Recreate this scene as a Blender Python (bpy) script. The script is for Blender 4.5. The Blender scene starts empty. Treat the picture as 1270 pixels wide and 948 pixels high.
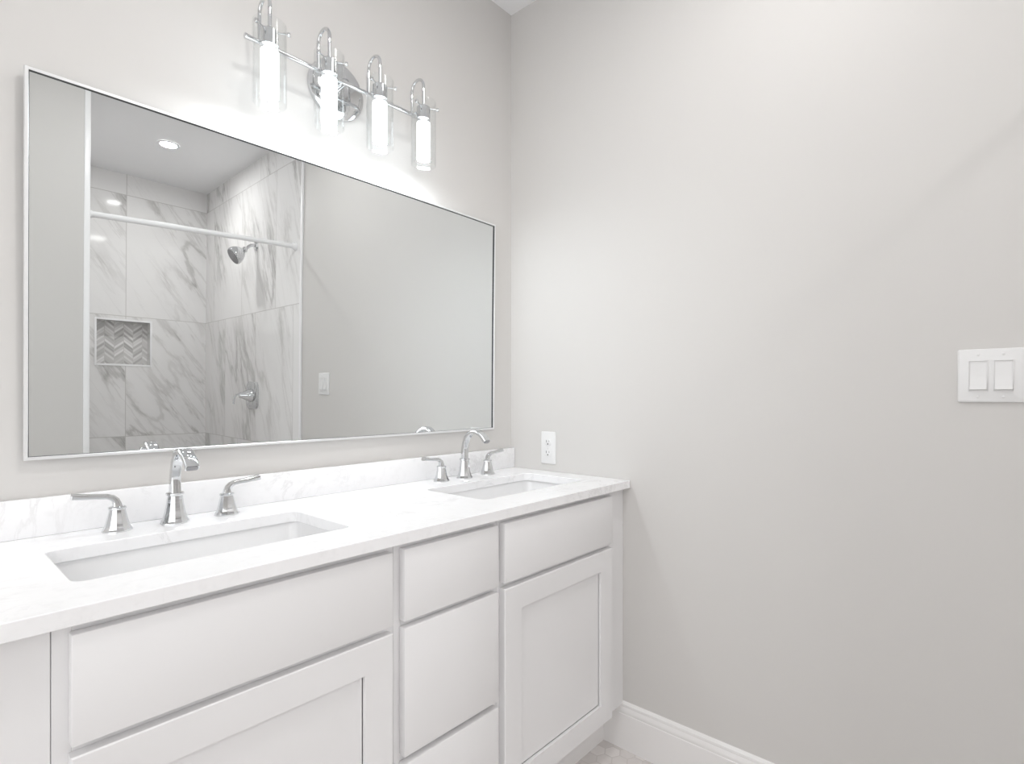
import bpy, bmesh, math, random
from mathutils import Vector, Matrix

# ------------------------------------------------------------------ camera, light, exposure
S = bpy.context.scene
COL = S.collection
cam_d = bpy.data.cameras.new('camera')
cam = bpy.data.objects.new('camera', cam_d); COL.objects.link(cam)
cam.location = (-1.5981, -1.5283, 1.202)
YAW = 39.7627
cam.rotation_euler = (math.radians(90), 0, math.radians(YAW - 90))
cam_d.sensor_width = 36.0
cam_d.lens = 675.285 / 1270 * 36.0
cam_d.shift_x = -45.63 / 1270
cam_d.shift_y = 16.80 / 1270
cam_d.clip_start = 0.02
S.camera = cam

wd = bpy.data.worlds.new('world'); S.world = wd; wd.use_nodes = True
wd.node_tree.nodes['Background'].inputs[0].default_value = (0.8, 0.85, 0.9, 1)
wd.node_tree.nodes['Background'].inputs[1].default_value = 0.3

S.view_settings.view_transform = 'Standard'
S.view_settings.look = 'None'
S.view_settings.gamma = 1.0
S.view_settings.use_curve_mapping = False
S.view_settings.exposure = 0.45
try:
    S.cycles.use_denoising = True
    S.cycles.denoiser = 'OPENIMAGEDENOISE'
    S.cycles.max_bounces = 14
    S.cycles.diffuse_bounces = 8
    S.cycles.glossy_bounces = 8
    S.cycles.transparent_max_bounces = 24
    S.cycles.sample_clamp_indirect = 6.0
except Exception:
    pass

def area(name, loc, direction, sx, sy, watts, col):
    l = bpy.data.lights.new(name, 'AREA'); l.shape = 'RECTANGLE'; l.size = sx; l.size_y = sy
    l.energy = watts; l.color = col
    o = bpy.data.objects.new(name, l); COL.objects.link(o); o.location = loc
    o.rotation_euler = Vector(direction).to_track_quat('-Z', 'Y').to_euler()
    return o
area('left_fill', (-2.43, -.95, 1.45), (1, 0, 0), 1.30, 1.50, 8, (.97, .985, 1.0))      # unseen fill light added at the left wall, which has no window
area('hall_fill', (-3.10, -3.15, 1.35), (.56, .83, 0), 1.70, 2.20, 31, (.985, .99, 1.0))      # unseen fill light added in the hall, reaching in through the doorway

LAMP = 4.5          # radiance of the glowing rods of the vanity light
TIP = 190         # radiance of the lower ends of the rods, where most of the light leaves
FAN = 10          # radiance of the square ceiling fan light
ROOM_FILL = 230        # radiance of the recessed fill light added in front of the vanity
DOWN = 275         # radiance of the recessed lights

# ------------------------------------------------------------------ node materials
def srgb(r, g, b):
    f = lambda c: (c / 255) / 12.92 if c / 255 <= .04045 else ((c / 255 + .055) / 1.055) ** 2.4
    return (f(r), f(g), f(b), 1)

class NT:
    """small helper round a node tree"""
    def __init__(s, name):
        s.m = bpy.data.materials.new(name); s.m.use_nodes = True
        s.t = s.m.node_tree; s.t.nodes.clear()
        s.out = s.t.nodes.new('ShaderNodeOutputMaterial')
    def n(s, typ, **kw):
        nd = s.t.nodes.new(typ)
        for k, v in kw.items(): setattr(nd, k, v)
        return nd
    def put(s, sock, v):
        if isinstance(v, bpy.types.NodeSocket): s.t.links.new(v, sock)
        elif v is not None: sock.default_value = v
    def math(s, op, a, b=None, c=None):
        nd = s.n('ShaderNodeMath', operation=op)
        s.put(nd.inputs[0], a)
        if b is not None: s.put(nd.inputs[1], b)
        if c is not None: s.put(nd.inputs[2], c)
        return nd.outputs[0]
    def xyz(s, v):
        nd = s.n('ShaderNodeSeparateXYZ'); s.put(nd.inputs[0], v); return nd.outputs
    def vec(s, x, y, z):
        nd = s.n('ShaderNodeCombineXYZ')
        for i, q in enumerate((x, y, z)): s.put(nd.inputs[i], q)
        return nd.outputs[0]
    def noise(s, v, scale, detail=4, rough=.55, dist=0):
        nd = s.n('ShaderNodeTexNoise'); s.put(nd.inputs['Vector'], v)
        nd.inputs['Scale'].default_value = scale; nd.inputs['Detail'].default_value = detail
        nd.inputs['Roughness'].default_value = rough; nd.inputs['Distortion'].default_value = dist
        return nd.outputs[0]
    def white(s, v):
        nd = s.n('ShaderNodeTexWhiteNoise', noise_dimensions='3D'); s.put(nd.inputs[0], v); return nd.outputs
    def mix(s, f, a, b):
        nd = s.n('ShaderNodeMix', data_type='RGBA')
        s.put(nd.inputs[0], f); s.put(nd.inputs[6], a); s.put(nd.inputs[7], b)
        return nd.outputs[2]
    def smooth(s, v, a, b):
        nd = s.n('ShaderNodeMapRange', interpolation_type='SMOOTHSTEP'); s.put(nd.inputs[0], v)
        nd.inputs[1].default_value = a; nd.inputs[2].default_value = b
        return nd.outputs[0]
    def pos(s):
        return s.n('ShaderNodeNewGeometry').outputs['Position']
    def princ(s, color, rough=.5, metal=0.0, spec=.5, coat=0.0, normal=None):
        p = s.n('ShaderNodeBsdfPrincipled')
        s.put(p.inputs['Base Color'], color); s.put(p.inputs['Roughness'], rough)
        p.inputs['Metallic'].default_value = metal
        p.inputs['Specular IOR Level'].default_value = spec
        p.inputs['Coat Weight'].default_value = coat
        if normal is not None: s.t.links.new(normal, p.inputs['Normal'])
        s.t.links.new(p.outputs[0], s.out.inputs[0]); return p
    def bump(s, h, strength, dist):
        b = s.n('ShaderNodeBump'); b.inputs['Strength'].default_value = strength
        b.inputs['Distance'].default_value = dist; s.put(b.inputs['Height'], h); return b.outputs[0]

def mat_plain(name, col, rough=.5, metal=0., spec=.5, coat=0., var=.012, scale=14, bump=0., bscale=220):
    k = NT(name); p = k.pos()
    f = k.noise(p, scale, 3)
    c0 = tuple(max(0, x * (1 - var)) for x in col[:3]) + (1,)
    c1 = tuple(min(1, x * (1 + var)) for x in col[:3]) + (1,)
    nm = k.bump(k.noise(p, bscale, 2), bump, .001) if bump else None
    k.princ(k.mix(f, c0, c1), rough, metal, spec, coat, nm)
    return k.m

def mat_emit(name, col, strength, crystal=False):
    k = NT(name); e = k.n('ShaderNodeEmission')
    e.inputs[1].default_value = strength
    if crystal:                                    # bubbles inside the glowing rod
        v = k.n('ShaderNodeTexVoronoi'); k.put(v.inputs['Vector'], k.pos()); v.inputs['Scale'].default_value = 170
        k.put(e.inputs[0], k.mix(k.smooth(v.outputs['Distance'], .1, .6), col, tuple(x * .72 for x in col[:3]) + (1,)))
    else:
        e.inputs[0].default_value = col
    k.t.links.new(e.outputs[0], k.out.inputs[0]); return k.m

def mat_glass(name):
    k = NT(name)
    tr = k.n('ShaderNodeBsdfTransparent'); tr.inputs[0].default_value = (.985, .99, .99, 1)
    gl = k.n('ShaderNodeBsdfGlossy'); gl.inputs['Roughness'].default_value = .02
    lw = k.n('ShaderNodeLayerWeight'); lw.inputs[0].default_value = .5
    fr = k.n('ShaderNodeMath', operation='MULTIPLY_ADD'); k.put(fr.inputs[0], k.math('POWER', lw.outputs['Facing'], 4.0)); fr.inputs[1].default_value = .45; fr.inputs[2].default_value = .03
    mx = k.n('ShaderNodeMixShader')
    k.put(mx.inputs[0], fr.outputs[0]); k.put(mx.inputs[1], tr.outputs[0]); k.put(mx.inputs[2], gl.outputs[0])
    k.t.links.new(mx.outputs[0], k.out.inputs[0]); return k.m

def mat_mirror(name):
    k = NT(name); g = k.n('ShaderNodeBsdfGlossy'); g.inputs['Roughness'].default_value = 0.0
    v = k.noise(k.pos(), 2.0, 1)
    k.put(g.inputs[0], k.mix(v, (.805, .825, .825, 1), (.81, .83, .83, 1)))
    k.t.links.new(g.outputs[0], k.out.inputs[0]); return k.m

def mat_marble(name, axis, u0, w, z0, h, shift, lean, seed=3.7):
    """large marble tiles; veins run diagonally, every tile cut from another place of the slab"""
    k = NT(name); x, y, z = k.xyz(k.pos())
    u = x if axis == 'x' else y
    row = k.math('FLOOR', k.math('DIVIDE', k.math('SUBTRACT', z, z0), h))
    us = k.math('ADD', u, k.math('MULTIPLY', row, shift))
    ut = k.math('DIVIDE', k.math('SUBTRACT', us, u0), w)
    zt = k.math('DIVIDE', k.math('SUBTRACT', z, z0), h)
    colm = k.math('FLOOR', ut)
    rnd = k.xyz(k.white(k.vec(colm, row, seed))[1])
    ox = k.math('MULTIPLY', rnd[0], 9.0); oz = k.math('MULTIPLY', rnd[1], 9.0)
    uu = k.math('ADD', u, ox); zz = k.math('ADD', z, oz)
    c, s_ = math.cos(lean), math.sin(lean)
    along = k.math('ADD', k.math('MULTIPLY', uu, c), k.math('MULTIPLY', zz, s_))
    acro = k.math('SUBTRACT', k.math('MULTIPLY', zz, c), k.math('MULTIPLY', uu, s_))
    v1 = k.vec(k.math('MULTIPLY', along, .55), k.math('MULTIPLY', acro, 1.9), rnd[2])
    n1 = k.noise(v1, 1.5, 7, .57, .22)
    n2 = k.noise(k.vec(k.math('MULTIPLY', along, .5), k.math('MULTIPLY', acro, 3.6), 5.0), 2.2, 6, .56, .2)
    n3 = k.noise(k.vec(k.math('MULTIPLY', along, .4), acro, 9.0), 1.3, 3, .5)
    r1 = k.math('ABSOLUTE', k.math('SUBTRACT', n1, .5))
    r2 = k.math('ABSOLUTE', k.math('SUBTRACT', n2, .52))
    big = k.math('MULTIPLY', k.smooth(r1, .035, .0), k.smooth(n3, .46, .60))
    fine = k.math('MULTIPLY', k.smooth(r2, .03, .0), k.smooth(n3, .40, .62))
    cloud = k.math('MULTIPLY', k.smooth(r1, .16, .0), k.smooth(n3, .42, .65))
    f = k.math('ADD', k.math('MULTIPLY', big, .40), k.math('ADD', k.math('MULTIPLY', fine, .24), k.math('MULTIPLY', cloud, .15)))
    f = k.math('MINIMUM', f, .85)
    base = k.mix(f, (.84, .833, .83, 1), (.32, .31, .30, 1))
    fu = k.math('FRACT', ut); fz = k.math('FRACT', zt)
    du = k.math('MULTIPLY', k.math('MINIMUM', fu, k.math('SUBTRACT', 1.0, fu)), w)
    dz = k.math('MULTIPLY', k.math('MINIMUM', fz, k.math('SUBTRACT', 1.0, fz)), h)
    g = k.math('LESS_THAN', k.math('MINIMUM', du, dz), .0022)
    k.princ(k.mix(g, base, (.58, .57, .56, 1)), .05, 0, .5)
    return k.m

def mat_quartz(name):
    k = NT(name); p = k.pos()
    n1 = k.noise(p, 5.5, 7, .65, 1.2); n2 = k.noise(p, 2.3, 3); n3 = k.noise(p, 42, 3)
    vein = k.math('MULTIPLY', k.smooth(k.math('ABSOLUTE', k.math('SUBTRACT', n1, .5)), .03, 0), k.smooth(n2, .48, .62))
    f = k.math('ADD', k.math('MULTIPLY', vein, .22), k.math('MULTIPLY', k.smooth(n3, .5, .8), .10))
    k.princ(k.mix(f, (.90, .90, .91, 1), (.46, .45, .45, 1)), .16, 0, .5)
    return k.m

def mat_herring(name, x0, z0):
    """zigzag rows of narrow marble chips"""
    k = NT(name); x, y, z = k.xyz(k.pos())
    P = .0622
    q = k.math('DIVIDE', k.math('SUBTRACT', x, x0), P)
    tri = k.math('PINGPONG', q, 1.0)
    v = k.math('ADD', k.math('SUBTRACT', z, z0), k.math('MULTIPLY', tri, -.048))
    half = k.math('FLOOR', q)
    vv = k.math('DIVIDE', k.math('ADD', v, k.math('MULTIPLY', k.math('MODULO', half, 2.0), .0095)), .019)
    row = k.math('FLOOR', vv); fr = k.math('FRACT', vv)
    r = k.white(k.vec(half, row, 1.3))[0]
    tile = k.mix(r, (.44, .43, .425, 1), (.86, .85, .845, 1))
    fq = k.math('FRACT', q)
    e1 = k.math('LESS_THAN', k.math('MINIMUM', fr, k.math('SUBTRACT', 1.0, fr)), .07)
    e2 = k.math('LESS_THAN', k.math('MINIMUM', fq, k.math('SUBTRACT', 1.0, fq)), .03)
    k.princ(k.mix(k.math('MAXIMUM', e1, e2), tile, (.62, .61, .60, 1)), .2)
    return k.m

def mat_hex(name, size):
    """small hexagon marble mosaic with pale grout"""
    k = NT(name); x, y, z = k.xyz(k.pos())
    sx, sy = size, size * math.sqrt(3)
    def cell(ox, oy):
        ax = k.math('DIVIDE', k.math('ADD', x, 50 * sx + ox), sx); ay = k.math('DIVIDE', k.math('ADD', y, 50 * sy + oy), sy)
        fx, fy = k.math('FLOOR', ax), k.math('FLOOR', ay)
        dx = k.math('MULTIPLY', k.math('SUBTRACT', k.math('FRACT', ax), .5), sx)
        dy = k.math('MULTIPLY', k.math('SUBTRACT', k.math('FRACT', ay), .5), sy)
        adx, ady = k.math('ABSOLUTE', dx), k.math('ABSOLUTE', dy)
        hexd = k.math('MAXIMUM', adx, k.math('ADD', k.math('MULTIPLY', adx, .5), k.math('MULTIPLY', ady, .8660254)))
        return hexd, k.white(k.vec(fx, fy, ox * 90))[0]
    d1, r1 = cell(0, 0); d2, r2 = cell(sx / 2, sy / 2)
    d = k.math('MINIMUM', d1, d2)
    pick = k.math('LESS_THAN', d1, d2)
    r = k.math('ADD', k.math('MULTIPLY', pick, r1), k.math('MULTIPLY', k.math('SUBTRACT', 1.0, pick), r2))
    n = k.noise(k.pos(), 16, 5, .6, .6)
    tone = k.math('ADD', k.math('MULTIPLY', r, .5), k.math('MULTIPLY', n, .5))
    tile = k.mix(tone, (.54, .51, .495, 1), (.83, .80, .785, 1))
    k.princ(k.mix(k.math('GREATER_THAN', d, size / 2 - .0014), tile, (.60, .57, .55, 1)), .25)
    return k.m

M = {}
M['wall'] = mat_plain('wall_paint', (.645, .632, .617), .55, spec=.3, var=.006, scale=3, bump=.04, bscale=420)
M['ceil'] = mat_plain('ceiling_paint', (.86, .86, .87), .7, spec=.2, var=.005)
M['white'] = mat_plain('cabinet_paint', (.79, .785, .79), .32, var=.006)
M['trim'] = mat_plain('trim_paint', (.84, .83, .825), .3, var=.006)
M['edge'] = mat_plain('tile_edge_white', (.90, .90, .91), .25, var=.004)
M['ceramic'] = mat_plain('white_ceramic', (.82, .82, .825), .08, coat=.3, var=.003)
M['chrome'] = mat_plain('chrome', (.70, .71, .72), .05, metal=1, var=.004)
M['frame'] = mat_plain('mirror_frame_silver', (.86, .865, .87), .28, metal=.55, var=.004)
M['gasket'] = mat_plain('dark_lip', (.03, .03, .035), .35, var=.05)
M['plastic'] = mat_plain('white_plastic', (.78, .78, .78), .3, var=.004)
M['slot'] = mat_plain('dark_slot', (.05, .05, .05), .6)
M['nozzle'] = mat_plain('shower_nozzle_grey', (.30, .30, .31), .4, var=.25, scale=160)
M['quartz'] = mat_quartz('white_quartz')
M['mirror'] = mat_mirror('mirror_glass')
M['glass'] = mat_glass('clear_glass')
M['tube'] = mat_emit('lit_crystal_rod', (.90, .96, 1.0, 1), LAMP, crystal=True)
M['tip'] = mat_emit('lit_rod_end', (.92, .97, 1.0, 1), TIP)
M['down'] = mat_emit('lit_lens', (1.0, .985, .97, 1), DOWN)
M['room'] = mat_emit('fill_lens_room', (1.0, .99, .975, 1), ROOM_FILL)
M['fan'] = mat_emit('lit_fan_lens', (1.0, .985, .97, 1), FAN)
M['marble_b'] = mat_marble('marble_tile_back', 'x', -.585, .595, -.01, .868, 0.0, math.radians(-52), 1.1)
M['marble_r'] = mat_marble('marble_tile_side', 'y', -2.23, .600, -.01, .868, .27, math.radians(-66), 7.7)
M['marble_l'] = mat_marble('marble_tile_left', 'y', -2.30, .600, -.01, .868, .27, math.radians(-60))
M['herring'] = mat_herring('herringbone_mosaic', -.7684, 1.375)
M['hex'] = mat_hex('hexagon_mosaic', .050)

# ------------------------------------------------------------------ mesh helpers
def add_box(bm, a, b, bev=0.0, seg=2):
    x0, y0, z0 = a; x1, y1, z1 = b
    vs = [bm.verts.new(p) for p in ((x0, y0, z0), (x1, y0, z0), (x1, y1, z0), (x0, y1, z0), (x0, y0, z1), (x1, y0, z1), (x1, y1, z1), (x0, y1, z1))]
    fs = [bm.faces.new([vs[i] for i in q]) for q in ((3, 2, 1, 0), (4, 5, 6, 7), (0, 1, 5, 4), (1, 2, 6, 5), (2, 3, 7, 6), (3, 0, 4, 7))]
    if bev:
        es = list({e for f in fs for e in f.edges})
        bmesh.ops.bevel(bm, geom=es, offset=bev, segments=seg, profile=.5, affect='EDGES')
    return bm

def loft(bm, loops, close_loop=True, cap0=True, cap1=True):
    rings = [[bm.verts.new(p) for p in L] for L in loops]
    n = len(rings[0])
    for a, b in zip(rings, rings[1:]):
        for i in range(n if close_loop else n - 1):
            j = (i + 1) % n
            bm.faces.new((a[i], a[j], b[j], b[i]))
    if cap0: bm.faces.new(list(reversed(rings[0])))
    if cap1: bm.faces.new(rings[-1])
    return bm

def ring(c, r, n, ax='z', ph=0.0):
    out = []
    for i in range(n):
        t = 2 * math.pi * i / n + ph
        a, b = r * math.cos(t), r * math.sin(t)
        out.append({'z': (c[0] + a, c[1] + b, c[2]), 'y': (c[0] + a, c[1], c[2] - b), 'x': (c[0], c[1] + a, c[2] + b)}[ax])
    return out

def lathe(bm, c, prof, n=32, ax='z', ph=0.0, cap0=True, cap1=True):
    """prof = [(radius, offset along axis)]"""
    k = {'z': Vector((0, 0, 1)), 'y': Vector((0, 1, 0)), 'x': Vector((1, 0, 0))}[ax]
    return loft(bm, [ring(Vector(c) + k * t, r, n, ax, ph) for r, t in prof], True, cap0, cap1)

def tube(bm, pts, rad, n=16, cap=True):
    """round tube along points; rad = number or list"""
    pts = [Vector(p) for p in pts]; L = []
    up = None
    for i, p in enumerate(pts):
        d = (pts[min(i + 1, len(pts) - 1)] - pts[max(i - 1, 0)]).normalized()
        if up is None: up = d.orthogonal().normalized()
        up = (up - d * up.dot(d)).normalized()
        s = d.cross(up); r = rad[i] if isinstance(rad, (list, tuple)) else rad
        L.append([p + (up * math.cos(2 * math.pi * k / n) + s * math.sin(2 * math.pi * k / n)) * r for k in range(n)])
    return loft(bm, L, True, cap, cap)

def ribbon(bm, pts, widths, thicks, side):
    """rounded-rectangle section swept along points; side = the direction of the width"""
    pts = [Vector(p) for p in pts]; side = Vector(side).normalized(); L = []
    for i, p in enumerate(pts):
        d = (pts[min(i + 1, len(pts) - 1)] - pts[max(i - 1, 0)]).normalized()
        s = (side - d * side.dot(d)).normalized(); u = d.cross(s)
        w, t = widths[i] / 2, thicks[i] / 2
        c = min(w, t) * .45; sec = []
        for sx, sy in ((1, 1), (-1, 1), (-1, -1), (1, -1)):
            a = [(sx * w, sy * (t - c)), (sx * (w - c * .3), sy * (t - c * .3)), (sx * (w - c), sy * t)]
            if sx * sy < 0: a.reverse()
            sec += a
        L.append([p + s * x + u * y for x, y in sec])
    return loft(bm, L)

def arc(p0, c, a0, a1, r, n, plane='yz'):
    out = []
    for i in range(n + 1):
        t = math.radians(a0 + (a1 - a0) * i / n)
        if plane == 'yz': out.append((p0, c[0] + r * math.cos(t), c[1] + r * math.sin(t)))
        else: out.append((c[0] + r * math.cos(t), p0, c[1] + r * math.sin(t)))
    return out

def rrect(cx, cy, w, h, r, z, n=6):
    out = []
    for sx, sy, a in ((1, 1, 0), (-1, 1, 90), (-1, -1, 180), (1, -1, 270)):
        for i in range(n + 1):
            t = math.radians(a + 90 * i / n)
            out.append((cx + sx * (w / 2 - r) + r * math.cos(t), cy + sy * (h / 2 - r) + r * math.sin(t), z))
    return out

def obj(name, bm, mat, parent=None, smooth=True, angle=38):
    bmesh.ops.recalc_face_normals(bm, faces=bm.faces[:])
    me = bpy.data.meshes.new(name); bm.to_mesh(me); bm.free()
    me.materials.append(mat)
    if smooth:
        me.polygons.foreach_set('use_smooth', [True] * len(me.polygons))
        try: me.set_sharp_from_angle(angle=math.radians(angle))
        except Exception: pass
    o = bpy.data.objects.new(name, me); COL.objects.link(o)
    if parent: o.parent = parent
    return o

def tag(o, label, cat, group=None):
    o['label'] = label; o['category'] = cat
    if group: o['group'] = group
    return o

def thing(name, label, cat, loc=(0, 0, 0), rot=(0, 0, 0), group=None):
    o = bpy.data.objects.new(name, None); COL.objects.link(o)
    o.empty_display_size = .05
    o.location = loc; o.rotation_euler = rot
    return tag(o, label, cat, group)

def struct(name, bm, mat, label=None, parent=None, **kw):
    o = obj(name, bm, mat, parent, **kw)
    if parent is None:
        o['kind'] = 'structure'
        if label: o['label'] = label
    return o

B = bmesh.new

# ------------------------------------------------------------------ room shell
H = 2.742
XL = -2.45                       # left wall
XH = -4.60                       # far end of the hall, added beyond the doorway for the fill light
YW, YT = -1.8186, -1.935         # wing wall front and back
YB = -3.5645                     # shower back wall
XJ = -1.0859                     # shower jamb
bm = add_box(B(), (XH - .1, YB - .35, -.12), (.12, .12, 0)); struct('floor', bm, M['hex'], 'marble hexagon mosaic floor')
bm = add_box(B(), (XH - .1, YB - .35, H), (.12, .12, H + .1)); struct('ceiling', bm, M['ceil'], 'white ceiling')
bm = add_box(B(), (XL - .1, 0, 0), (.12, .12, H)); struct('wall_front', bm, M['wall'], 'greige wall behind the mirror')
bm = add_box(B(), (0, YB - .35, 0), (.12, 0, H)); struct('wall_right', bm, M['wall'], 'greige wall with outlet and switch')
bm = add_box(B(), (XL - .1, YT, 0), (XL, 0, H)); struct('wall_left', bm, M['wall'], 'greige left wall')
DX0, DX1, DZ = -2.36, -1.48, 2.06          # unseen doorway added behind the camera to let the fill light in
bm = B(); add_box(bm, (XL, YT, 0), (DX0, YW, H)); add_box(bm, (DX1, YT, 0), (XJ, YW, H)); add_box(bm, (DX0, YT, DZ), (DX1, YW, H)); struct('wall_wing', bm, M['wall'], 'greige wall beside the shower opening')
bm = add_box(B(), (XH - .1, YB - .35, 0), (XH, YT, H)); add_box(bm, (XH, YT, 0), (XL - .1, YT + .1, H)); add_box(bm, (XH, YB - .1, 0), (XJ - .1, YB, H)); struct('wall_hall', bm, M['wall'], 'greige walls of the unseen hall added behind the camera')
# tiled walls of the shower
bm = B()
nx0, nx1, nz0, nz1 = -.7684, -.4225, 1.380, 1.690
add_box(bm, (XJ - .1, YB - .10, 0), (nx0, YB, H)); add_box(bm, (nx1, YB - .10, 0), (0, YB, H))
add_box(bm, (nx0, YB - .10, 0), (nx1, YB, nz0)); add_box(bm, (nx0, YB - .10, nz1), (nx1, YB, H))
wb = struct('wall_back', bm, M['marble_b'], 'marble tiled back wall of the shower')
bm = add_box(B(), (nx0 - .02, YB - .13, nz0 - .02), (nx1 + .02, YB - .085, nz1 + .02)); obj('niche_mosaic', bm, M['herring'], wb)
bm = B()
t = .014
for a, b in (((nx0 - t, nz0 - t), (nx0, nz1 + t)), ((nx1, nz0 - t), (nx1 + t, nz1 + t)), ((nx0, nz0 - t), (nx1, nz0)), ((nx0, nz1), (nx1, nz1 + t))):
    add_box(bm, (a[0], YB - .006, a[1]), (b[0], YB + .004, b[1]), .0015)
obj('niche_edging', bm, M['edge'], wb)
TY = -1.8190
bm = add_box(B(), (-.012, YB, 0), (0, TY, H)); struct('wall_shower_right', bm, M['marble_r'], 'marble tiled right wall of the shower')
bm = add_box(B(), (XJ, YB, 0), (XJ - .0 + .012, YT + .11, H)); struct('wall_shower_left', bm, M['marble_l'], 'marble tiled left wall of the shower')
bm = add_box(B(), (XJ - .1, YB, 0), (XJ, YT, H)); struct('wall_shower_side', bm, M['wall'], 'partition behind the left shower tiles')
# white tile edging at the two sides of the opening
bm = add_box(B(), (-.0135, TY, 0), (-.0002, TY + .022, H), .003); struct('trim_1', bm, M['edge'], 'white edging where the tiles end')
bm = add_box(B(), (XJ - .004, YW - .02, 0), (XJ + .020, YW + .006, H), .003); struct('trim_2', bm, M['edge'], 'white edging on the shower jamb')
bm = add_box(B(), (XJ + .02, YT, 0), (-.0135, YW - .005, .10), .006); struct('trim_3', bm, M['quartz'], 'low quartz curb of the shower')

def baseboard(name, pts_fn, L0, L1):
    prof = [(0, 0), (.0145, 0), (.0145, .118), (.0125, .1205), (.0135, .124), (.0125, .132), (.0095, .139), (.0085, .1415), (.0095, .144), (.009, .150), (.005, .1555), (0, .157)]
    bm = loft(B(), [[pts_fn(d, z, L) for d, z in prof] for L in (L0, L1)])
    return struct(name, bm, M['trim'], angle=25)
baseboard('baseboard_right', lambda d, z, L: (-d, L, z), -.450, TY + .024)
baseboard('baseboard_wing', lambda d, z, L: (L, YW + d, z), DX1 + .072, XJ - .006)
bm = B()
for y0, y1 in ((YW - .0005, YW + .014), (YT - .014, YT + .0005)):
    add_box(bm, (DX0 - .07, y0, 0), (DX0 + .004, y1, DZ + .07), .003); add_box(bm, (DX1 - .004, y0, 0), (DX1 + .07, y1, DZ + .07), .003); add_box(bm, (DX0 + .004, y0, DZ - .004), (DX1 - .004, y1, DZ + .07), .003)
struct('trim_4', bm, M['trim'], 'white casing of the added doorway')
baseboard('baseboard_left', lambda d, z, L: (XL + d, L, z), YW + .016, -.01)
baseboard('baseboard_front', lambda d, z, L: (L, -d, z), XL + .016, -1.68)

# ------------------------------------------------------------------ vanity cabinets
HC, TC, DC, FY, DY = .914, .0262, .5588, -.5292, -.5510
ZB = .148                                    # bottom of the face frames
ZU = HC - TC
def front(bm, x0, x1, z0, z1):
    return add_box(bm, (x0, DY, z0), (x1, FY - .0006, z1), .0022, 2)
def shaker(parent, x0, x1, z0, z1):
    """door: frame of stiles and rails round a recessed panel"""
    w, r = .0645, .0105
    outer = [(x0, z0), (x1, z0), (x1, z1), (x0, z1)]
    bm = B()
    e = .0018
    xi0, xi1, zi0, zi1 = x0 + w, x1 - w, z0 + w, z1 - w
    def rect(a, b, c, d, y): return [(a, y, c), (b, y, c), (b, y, d), (a, y, d)]
    loft(bm, [rect(xi0 + e, xi1 - e, zi0 + e, zi1 - e, DY + r), rect(xi0, xi1, zi0, zi1, DY + r), rect(xi0, xi1, zi0, zi1, DY + .0008), rect(xi0 - e, xi1 + e, zi0 - e, zi1 + e, DY),
              rect(x0 + e, x1 - e, z0 + e, z1 - e, DY), rect(x0, x1, z0, z1, DY + e), rect(x0, x1, z0, z1, FY - .0006)], True, False, True)
    d = obj('door', bm, M['white'], parent, angle=30)
    bm = add_box(B(), (xi0 - .008, DY + r, zi0 - .008), (xi1 + .008, DY + r + .007, zi1 + .008))
    obj('door_panel', bm, M['white'], d)
    return d
def carcass(name, label, x0, x1, rails, group):
    t = thing(name, label, 'cabinet', ((x0 + x1) / 2, FY, 0), group=group)
    def ob(n, bm, mt, **kw):
        bm.transform(Matrix.Translation((-(x0 + x1) / 2, -FY, 0))); return obj(n, bm, mt, t, **kw)
    bm = B(); e = .0004
    add_box(bm, (x0 + e, FY + .019, ZB), (x0 + .016, -.0305, ZU - .0008)); add_box(bm, (x1 - .016, FY + .019, ZB), (x1 - e, -.0305, ZU - .0008))
    add_box(bm, (x0 + .016, FY + .019, ZB), (x1 - .016, -.0305, ZB + .016)); add_box(bm, (x0 + .016, -.040, ZB + .016), (x1 - .016, -.0305, ZU - .0008))
    ob('carcass', bm, M['white'])
    bm = B()
    st = .022
    add_box(bm, (x0 + e, FY, ZB), (x0 + st, FY + .019, ZU - .0008), .0008, 1); add_box(bm, (x1 - st, FY, ZB), (x1 - e, FY + .019, ZU - .0008), .0008, 1)
    for z0, z1 in rails: add_box(bm, (x0 + st, FY + .0004, z0), (x1 - st, FY + .019, z1))
    ob('face_frame', bm, M['white'])
    bm = add_box(B(), (x0 + e, -.4590, 0), (x1 - e, -.4440, ZB + .001)); ob('toe_kick', bm, M['trim'])
    return t, ob
def reparent_keep(o, t):
    o.data.transform(Matrix.Translation(-Vector(t.location)))
    for c in o.children: reparent_keep(c, t)
ZD1, ZD0 = .8735, .7190                      # top drawer fronts
ZE1, ZE0 = .7045, .1500                      # doors
XA, X1, X2, XR = -1.4615, -.9175, -.6090, -.0002
grp = 'vanity cabinet units under the long worktop'
rails = [(ZB, ZB + .03), (.695, .735), (.860, ZU - .0008)]
for nm, lab, x0, x1, d0, d1 in (
        ('sink_cabinet', 'white vanity cabinet with one wide shaker door, nearest the camera under the left sink', XA, X1, -1.4435, -.9315),
        ('sink_cabinet', 'white vanity cabinet with one shaker door, against the right wall', X2, XR, -.5985, -.0985)):
    t, ob = carcass(nm, lab, x0, x1, rails, grp)
    ob('drawer_front', front(B(), d0, d1, ZD0, ZD1), M['white'])
    d = shaker(t, d0, d1, ZE0, ZE1); reparent_keep(d, t)
    if x1 == XR:
        ob('filler', add_box(B(), (-.085, FY - .0004, ZB), (-.0006, FY + .0002, ZU - .0008)), M['white'])
t, ob = carcass('drawer_cabinet', 'narrow white vanity cabinet with three plain drawers between the two sink cabinets', X1, X2, [(ZB, ZB + .03), (.410, .440), (.695, .735), (.860, ZU - .0008)], grp)
for z0, z1 in ((ZD0, ZD1), (.4290, .7045), (.1500, .4140)):
    ob('drawer', front(B(), -.9030, -.6215, z0, z1), M['white'])
t = thing('filler_panel', 'plain white panel closing the left end of the vanity', 'panel', (-1.56, FY, 0))
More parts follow.
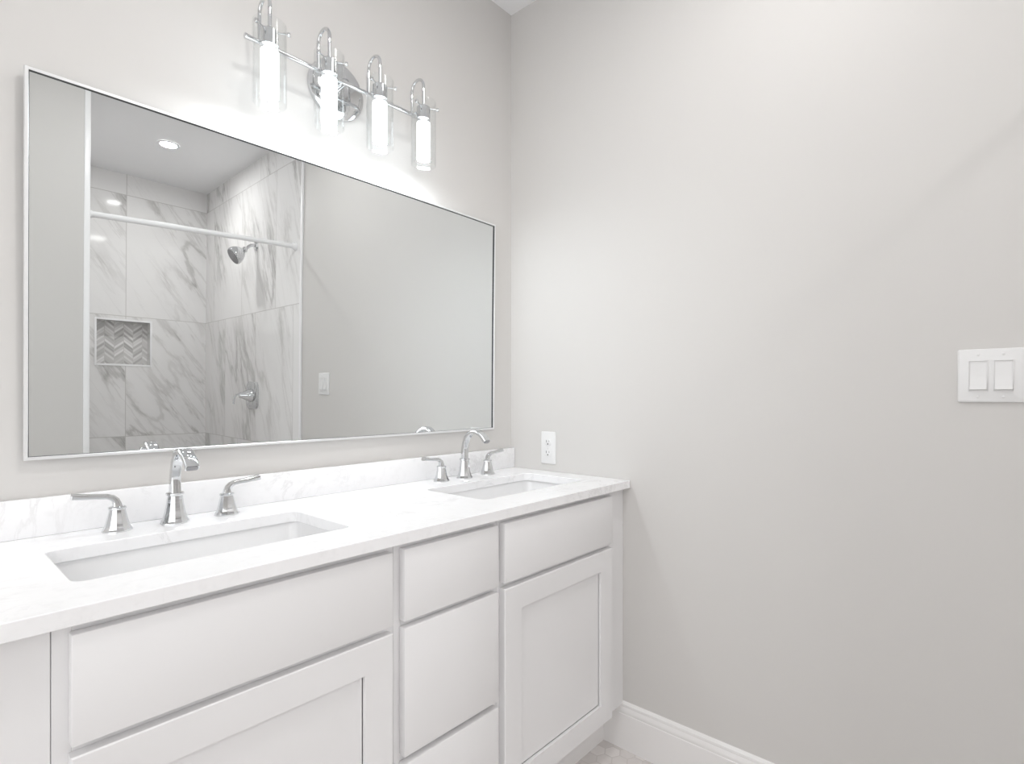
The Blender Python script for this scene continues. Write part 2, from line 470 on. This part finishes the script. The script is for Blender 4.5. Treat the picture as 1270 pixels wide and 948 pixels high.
bm = B(); add_box(bm, (-1.66 + 1.56, -.0008, ZB), (XA - .0004 + 1.56, .018, ZU - .0008), .0008, 1); obj('front_panel', bm, M['white'], t)
bm = add_box(B(), (-1.66 + 1.56, .018, 0), (-1.642 + 1.56, -FY - .001, ZU - .0008)); obj('end_panel', bm, M['white'], t)
bm = add_box(B(), (-1.642 + 1.56, .0702, 0), (XA - .0004 + 1.56, .0852, ZB)); obj('toe_kick', bm, M['trim'], t)

# ------------------------------------------------------------------ worktop, backsplash, sinks
SX = (-1.1895, -.3260); SY = -.3015; SW, SD, SR = .466, .263, .022
bm = B()
def edge_loop(pts):
    vs = [bm.verts.new(p) for p in pts]
    return [bm.edges.new((vs[i], vs[(i + 1) % len(vs)])) for i in range(len(vs))]
es = edge_loop([(-1.685, -DC, ZU), (-.0006, -DC, ZU), (-.0006, -.0006, ZU), (-1.685, -.0006, ZU)])
for sx in SX: es += edge_loop(rrect(sx, SY, SW, SD, SR, ZU))
bmesh.ops.triangle_fill(bm, edges=es, use_beauty=True)
r = bmesh.ops.extrude_face_region(bm, geom=bm.faces[:])
for v in r['geom']:
    if isinstance(v, bmesh.types.BMVert): v.co.z = HC
w = obj('worktop', bm, M['quartz'])
bv = w.modifiers.new('bevel', 'BEVEL'); bv.width = .0016; bv.segments = 2; bv.limit_method = 'ANGLE'
tag(w, 'long white quartz worktop with two sink cut-outs on the vanity', 'worktop')
bm = add_box(B(), (-1.685, -.0208, HC + .0002), (-.0006, -.0006, HC + .0785), .0015)
tag(obj('backsplash', bm, M['quartz']), 'low white quartz upstand along the wall behind both faucets', 'backsplash')
for sx, lab in zip(SX, ('white rectangular undermount sink nearest the camera, left of the pair', 'white rectangular undermount sink beside the right wall')):
    t = thing('sink', lab, 'sink', (sx, SY, ZU), group='undermount sinks in the vanity worktop')
    bm = B()
    g = .007
    L = []
    for dw, dz, rr in ((2 * g + .020, -.0006, .03), (2 * g, -.0006, SR + g), (2 * g - .004, -.006, SR + g), (2 * g - .012, -.080, .034), (2 * g - .03, -.108, .045), (2 * g - .075, -.120, .045), (-.20, -.126, .030)):
        L.append(rrect(0, 0, SW + dw, SD + dw, rr, dz))
    for dw, dz, rr in ((-.20, -.138, .030), (-.03, -.132, .045), (2 * g + .006, -.085, .036), (2 * g + .012, -.012, .03), (2 * g + .020, -.012, .03)):
        L.append(rrect(0, 0, SW + dw, SD + dw, rr, dz))
    rings = [[bm.verts.new(p) for p in q] for q in L]
    n = len(rings[0])
    for a, b in zip(rings, rings[1:] + rings[:1]):
        if a is rings[6]: continue
        for i in range(n): bm.faces.new((a[i], a[(i + 1) % n], b[(i + 1) % n], b[i]))
    bm.faces.new(rings[6]); bm.faces.new(rings[7])
    obj('basin', bm, M['ceramic'], t, angle=50)
    bm = lathe(B(), (0, 0, -.1262), [(.031, 0), (.031, .003), (.028, .0045), (.022, .0035), (.020, .001), (.019, .001), (.018, .005), (.002, .008)], 28)
    obj('drain', bm, M['chrome'], t)

# ------------------------------------------------------------------ faucets
def faucet(x, lab, hl, hr):
    t = thing('bathroom_faucet', lab, 'faucet', (x, -.088, HC), group='widespread chrome faucets at the two sinks')
    ph = math.pi / 12
    bm = B()
    lathe(bm, (0, 0, 0), [(.0275, 0), (.0275, .003), (.0262, .0055), (.0235, .011), (.0195, .026), (.0168, .043), (.0150, .060), (.0150, .0625)], 12, 'z', ph)
    obj('base', bm, M['chrome'], t, angle=20)
    bm = B()
    lathe(bm, (0, 0, .0625), [(.0162, 0), (.0175, .0018), (.0175, .0050), (.0160, .0068)], 12, 'z', ph)
    obj('collar', bm, M['chrome'], t, angle=20)
    # spout: leans forward a little, then a wide flat crook
    pts = [(0, -.001, .066), (0, -.0005, .085), (0, -.0015, .105), (0, -.006, .124), (0, -.015, .1425), (0, -.029, .1565), (0, -.047, .1645), (0, -.066, .1648), (0, -.084, .1580), (0, -.100, .1465), (0, -.112, .1325)]
    wd_ = [.021, .020, .0200, .0205, .0215, .023, .0245, .0255, .026, .0262, .0262]
    th = [.024, .0215, .0185, .0165, .0155, .0148, .0142, .0140, .0142, .0150, .0158]
    bm = ribbon(B(), pts, wd_, th, (1, 0, 0))
    sp = obj('spout', bm, M['chrome'], t, angle=35)
    bm = ribbon(B(), [(0, -.1121, .1324), (0, -.1133, .1309)], [.021, .021], [.0115, .0115], (1, 0, 0))
    obj('aerator', bm, M['nozzle'], sp)
    for s, hx in ((-1, hl), (1, hr)):
        b2 = B()
        hx0 = hx[0] - x; hy0 = hx[1] + .088
        lathe(b2, (hx0, hy0, 0), [(.0265, 0), (.0265, .003), (.0250, .0055), (.0220, .011), (.0180, .026), (.0150, .0400), (.0138, .0465)], 12, 'z', ph)
        lathe(b2, (hx0, hy0, .0465), [(.0150, 0), (.0158, .0015), (.0158, .0045), (.0135, .0062), (.0115, .0062)], 12, 'z', ph)
        h = obj('handle', b2, M['chrome'], t, angle=20)
        P = [(0, .0515), (.0005, .058), (.003, .0655), (.0085, .0715), (.017, .0750), (.029, .0765), (.045, .0780), (.060, .0800), (.0745, .0825)]
        pts = [(hx0 + s * a, hy0, z) for a, z in P]
        bm = ribbon(B(), pts, [.0170, .0150, .0138, .0132, .0130, .0135, .0150, .0172, .0190], [.0170, .0150, .0135, .0122, .0112, .0108, .0112, .0120, .0132], (0, 1, 0))
        obj('lever', bm, M['chrome'], h, angle=35)
    return t
faucet(-1.1915, 'chrome crook-spout faucet with two levers at the left sink, nearer the camera', (-1.2945, -.080), (-1.0830, -.085))
faucet(-.3265, 'chrome crook-spout faucet with two levers at the right sink, near the outlet', (-.4235, -.082), (-.2085, -.080))

# ------------------------------------------------------------------ mirror
MX0, MX1, MZ0, MZ1 = -1.4321, -.1062, 1.0705, 1.8643
t = thing('wall_mirror', 'large landscape mirror in a thin silver frame hung above the vanity', 'mirror', ((MX0 + MX1) / 2, -.0215, (MZ0 + MZ1) / 2), (.0111, 0, .0052))
hw, hh, FW = (MX1 - MX0) / 2, (MZ1 - MZ0) / 2, .0066
yf0, yb0 = -.0054, .0120
def rect(a, c, y): return [(-a, y, -c), (a, y, -c), (a, y, c), (-a, y, c)]
bm = loft(B(), [rect(hw, hh, yb0), rect(hw, hh, yf0 + .001), rect(hw - .001, hh - .001, yf0), rect(hw - FW + .001, hh - FW + .001, yf0), rect(hw - FW, hh - FW, yf0 + .001), rect(hw - FW, hh - FW, yb0), rect(hw, hh, yb0)], True, False, False)
bmesh.ops.remove_doubles(bm, verts=bm.verts[:], dist=1e-5)
long_e = [e_ for e_ in bm.edges if abs(e_.verts[0].co.x - e_.verts[1].co.x) > .5]
bmesh.ops.subdivide_edges(bm, edges=long_e, cuts=23, use_grid_fill=False)
for v in bm.verts: v.co.y = min(yb0, v.co.y + .5 * .0367 * v.co.x ** 2)      # the long thin frame bows a little, as the glass does
obj('frame', bm, M['frame'], t, angle=30)
def sag(x, z): return .5 * .0367 * x * x - .5 * .016 * z * z
bm = B(); gx, gz = hw - FW, hh - FW; e = .0009
def strip(A, Bq, nrm, dep, n=40):                # dark gap between frame and glass along one edge
    L = []
    for i in range(n + 1):
        x, z = A[0] + (Bq[0] - A[0]) * i / n, A[1] + (Bq[1] - A[1]) * i / n
        y = sag(x, z); xi, zi = x - nrm[0] * e, z - nrm[1] * e
        L.append([(x, y - dep, z), (xi, y - dep, zi), (xi, y + .001, zi), (x, y + .001, z)])
    loft(bm, L)
strip((-gx, gz), (gx, gz), (0, 1), .0036); strip((-gx, -gz), (gx, -gz), (0, -1), .0020)
strip((gx, -gz), (gx, gz), (1, 0), .0040); strip((-gx, -gz), (-gx, gz), (-1, 0), .0036)
obj('inner_lip', bm, M['gasket'], t, smooth=False)
bm = B(); NXg, NZg = 48, 24
gw, gh = hw - FW + .0004, hh - FW + .0004
grid = [[bm.verts.new((-gw + 2 * gw * i / NXg, .5 * .0367 * (-gw + 2 * gw * i / NXg) ** 2 - .5 * .016 * (-gh + 2 * gh * j / NZg) ** 2, -gh + 2 * gh * j / NZg)) for i in range(NXg + 1)] for j in range(NZg + 1)]
for j in range(NZg):
    for i in range(NXg): bm.faces.new((grid[j][i], grid[j][i + 1], grid[j + 1][i + 1], grid[j + 1][i]))
g = obj('mirror_glass', bm, M['mirror'], t, angle=180)

# ------------------------------------------------------------------ vanity light
LZ, LY, BY, LXC, PIT = 2.105, -.130, -.070, -.7676, .1560
t = thing('vanity_light', 'four-lamp chrome bar light with clear glass cylinders on the wall above the mirror', 'wall lamp', (LXC, 0, LZ))
bm = lathe(B(), (.010, -.0006, .004), [(.086, 0), (.087, -.006), (.085, -.012), (.076, -.017), (.060, -.0195), (.020, -.021)], 48, 'y')
obj('back_plate', bm, M['chrome'], t)
bm = lathe(B(), (0, -.020, 0), [(.012, 0), (.011, -.012), (.010, BY + .020)], 20, 'y'); obj('stem', bm, M['chrome'], t)
bm = lathe(B(), (-.270, BY, 0), [(.0062, 0), (.0074, .001), (.0074, .005), (.0064, .006), (.0064, .534), (.0074, .535), (.0074, .539), (.0062, .540)], 18, 'x'); obj('bar', bm, M['chrome'], t)
for i in range(4):
    x = (i - 1.5) * PIT
    ym = (BY + LY) / 2; rr = (BY - LY) / 2
    zt = .070
    pts = [(x, BY, .000), (x, BY, .03), (x, BY, .06)] + arc(x, (ym, zt), 0, 180, rr, 16) + [(x, LY, .055), (x, LY, .012)]
    bm = tube(B(), pts, .0047, 12); a = obj('arm', bm, M['chrome'], t)
    bm = B()
    lathe(bm, (x, LY, .012), [(.0065, 0), (.0075, -.006), (.019, -.008), (.0208, -.010), (.0208, -.046), (.0200, -.047)], 28)
    h = obj('lamp_holder', bm, M['chrome'], t)
    for q in range(3):
        an = math.radians(-35 + 120 * q)
        d = Vector((math.cos(an), math.sin(an), 0))
        c = Vector((x, LY, .001))
        bm = tube(B(), [c + d * .004, c + d * .0405, c + d * .0406, c + d * .0415, c + d * .0465, c + d * .0472], [.0018, .0018, .0050, .0056, .0056, .0046], 10)
        obj('thumb_screw', bm, M['chrome'], h)
    bm = B()
    lathe(bm, (x, LY, 0), [(.0200, -.0462), (.0208, -.048), (.0208, -.158), (.0200, -.1615)], 32)
    rod = obj('glowing_rod', bm, M['tube'], t)
    bm = lathe(B(), (x, LY, 0), [(.0196, -.1616), (.0196, -.1620), (.010, -.1630)], 32)
    obj('rod_end', bm, M['tip'], rod)
    bm = B()
    ro, ri = .0385, .0360
    loops = [(ro, -.178), (ro, .020), ((ro + ri) / 2, .0215), (ri, .020), (ri, -.178), ((ro + ri) / 2, -.1795), (ro, -.178)]
    rings = [[bm.verts.new(p) for p in ring((x, LY, z), r_, 48)] for r_, z in loops[:-1]]
    for a_, b_ in zip(rings, rings[1:] + rings[:1]):
        for q in range(48): bm.faces.new((a_[q], a_[(q + 1) % 48], b_[(q + 1) % 48], b_[q]))
    obj('glass_cylinder', bm, M['glass'], t)

# ------------------------------------------------------------------ outlet and switch on the right wall
def on_wall(bm):        # built with +x out of the wall, y to the right as one looks at it, z up -> onto the wall x=0
    bm.transform(Matrix(((-1, 0, 0, 0), (0, -1, 0, 0), (0, 0, 1, 0), (0, 0, 0, 1)))); return bm
def plate(w, h):
    bm = B()
    loft(bm, [[(d, y, z) for y, z, _ in rrect(0, 0, w - 2 * q, h - 2 * q, .004, 0, 4)] for d, q in ((0.0004, 0), (.0025, 0), (.0048, .0012), (.0060, .0040))])
    return on_wall(bm)
t = thing('wall_outlet', 'white double power outlet on the right wall above the worktop corner', 'outlet', (0, -.1994, 1.0029))
obj('cover_plate', plate(.071, .1228), M['plastic'], t)
bm = on_wall(lathe(B(), (.0058, 0, 0), [(.0034, 0), (.0034, .0007), (.0026, .0012)], 14, 'x')); obj('screw', bm, M['plastic'], t)
for s in (1, -1):
    bm = B()
    L = []
    for d, k in ((.0055, 1), (.0068, 1), (.0073, .95)):
        L.append([(d, max(-.0170, min(.0170, .0195 * math.cos(2 * math.pi * i / 40))) * k, s * .0205 + .0145 * k * math.sin(2 * math.pi * i / 40)) for i in range(40)])
    loft(bm, L); rc = obj('receptacle', on_wall(bm), M['plastic'], t)
    bm = B()
    add_box(bm, (.0066, -.0075, s * .0205 + .000), (.0075, -.0055, s * .0205 + .0090)); add_box(bm, (.0066, .0055, s * .0205 + .001), (.0075, .0072, s * .0205 + .0085))
    lathe(bm, (.0066, 0, s * .0205 - .0060), [(.0027, 0), (.0027, .0009)], 14, 'x')
    obj('slots', on_wall(bm), M['slot'], rc)
t = thing('light_switch', 'white two-rocker light switch plate on the right wall at the photo edge', 'switch', (0, -1.5088, 1.2475))
obj('cover_plate', plate(.1205, .1228), M['plastic'], t)
for yy in (-.0225, .0225):
    bm = B()
    for (y0, y1, z0, z1) in ((-.0180, -.0162, -.0350, .0350), (.0162, .0180, -.0350, .0350), (-.0162, .0162, .0332, .0350), (-.0162, .0162, -.0350, -.0332)):
        add_box(bm, (.0050, yy + y0, z0), (.0080, yy + y1, z1), .0004, 1)
    f = obj('switch_frame', on_wall(bm), M['plastic'], t)
    bm = B()
    sec = [(.0045, .0322), (.0066, .0322), (.0064, .002), (.0080, -.014), (.0120, -.0314), (.0110, -.0322), (.0045, -.0322)]
    loft(bm, [[(d, yy + y, z) for d, z in sec] for y in (-.0155, .0155)])
    obj('rocker', on_wall(bm), M['plastic'], f, angle=20)
    for zz in (.0485, -.0485):
        bm = on_wall(lathe(B(), (.0056, yy, zz), [(.0032, 0), (.0032, .0008), (.0022, .0014)], 14, 'x')); obj('screw', bm, M['plastic'], t)

# ------------------------------------------------------------------ shower fittings
t = thing('shower_rod', 'white shower curtain rod spanning the shower opening without a curtain', 'curtain rod', (-.5, -1.877, 2.045))
A_, B_ = Vector((-.012 + .5, 0, .027)), Vector((XJ + .012 + .5, 0, -.0245))
bm = tube(B(), [A_, A_.lerp(B_, .5), B_], .0140, 20); obj('rod', bm, M['edge'], t)
for P_, d in ((A_, -1), (B_, 1)):
    bm = lathe(B(), P_, [(.026, 0), (.026, d * .004), (.019, d * .014), (.0165, d * .024)], 24, 'x'); obj('end_flange', bm, M['edge'], t)
t = thing('shower_fixture', 'chrome shower head on a bent arm on the tiled right shower wall', 'shower head', (-.012, -2.501, 2.172))
bm = lathe(B(), (0, 0, 0), [(.034, -.0004), (.034, -.004), (.026, -.010), (.014, -.013)], 28, 'x'); obj('flange', bm, M['chrome'], t)
pts = [(0, 0, 0), (-.015, 0, 0)] + [(-.015 - .06 * math.sin(math.radians(a)), 0, -.06 + .06 * math.cos(math.radians(a))) for a in range(6, 46, 6)] + [(-.074, 0, -.036)]
bm = tube(B(), pts, .0105, 16); obj('arm', bm, M['chrome'], t)
hd = Matrix.Translation((-.072, 0, -.034)) @ Matrix.Rotation(math.radians(180 + 53), 4, 'Y')
bm = lathe(B(), (0, 0, 0), [(.013, -.004), (.019, .004), (.020, .012), (.015, .020), (.024, .026), (.042, .046), (.054, .072), (.057, .086), (.057, .104), (.053, .110)], 36)
bm.transform(hd); obj('head', bm, M['chrome'], t)
bm = lathe(B(), (0, 0, 0), [(.0515, .1085), (.0515, .1115), (.044, .1125), (.030, .1115), (.012, .113)], 36)
bm.transform(hd); obj('spray_face', bm, M['nozzle'], t)
t = thing('shower_valve', 'chrome shower valve with drooping lever on the tiled right shower wall', 'shower valve', (-.012, -2.535, 1.169))
bm = B()
loft(bm, [[(-d, y, z) for y, z, _ in rrect(0, 0, .200 - q, .184 - q, .045, 0, 8)] for d, q in ((.0004, 0), (.006, 0), (.012, .010), (.015, .030))])
obj('escutcheon', bm, M['chrome'], t)
bm = lathe(B(), (-.014, 0, 0), [(.047, 0), (.046, -.008), (.036, -.030), (.024, -.055), (.017, -.078), (.012, -.088)], 32, 'x'); h = obj('hub', bm, M['chrome'], t)
bm = ribbon(B(), [(-.085, 0, .003), (-.100, 0, .006), (-.116, 0, .003), (-.128, 0, -.010), (-.134, 0, -.030), (-.137, 0, -.058)], [.016, .016, .016, .017, .019, .021], [.016, .013, .012, .011, .010, .010], (0, 1, 0))
obj('lever', bm, M['chrome'], h)

# ------------------------------------------------------------------ ceiling lights
for (lx, ly), lab, mt in (((-.5175, -2.714), 'round recessed downlight glowing in the ceiling over the shower', 'down'), ((-1.00, -1.02), 'round recessed fill light added in the bathroom ceiling in front of the vanity', 'room')):  # the second downlight is an unseen one, added as fill
    t = thing('recessed_light', lab, 'ceiling light', (lx, ly, H))
    bm = lathe(B(), (0, 0, 0), [(.066, -.0004), (.066, -.004), (.052, -.007), (.048, -.004)], 36, cap0=False, cap1=False); obj('trim_ring', bm, M['ceil'], t)
    bm = lathe(B(), (0, 0, 0), [(.049, -.0006), (.049, -.0040), (.030, -.0050)], 36); obj('lens', bm, M[mt], t)
t = thing('fan_light', 'square white exhaust fan light on the bathroom ceiling, out in the room', 'ceiling light', (-.46, -1.17, H))
bm = B()
add_box(bm, (-.165, -.165, -.016), (-.13, .165, -.0004), .003); add_box(bm, (.13, -.165, -.016), (.165, .165, -.0004), .003)
add_box(bm, (-.13, -.165, -.016), (.13, -.13, -.0004), .003); add_box(bm, (-.13, .13, -.016), (.13, .165, -.0004), .003)
obj('grille', bm, M['plastic'], t)
bm = add_box(B(), (-.128, -.128, -.014), (.128, .128, -.001), .004); obj('lens', bm, M['fan'], t)
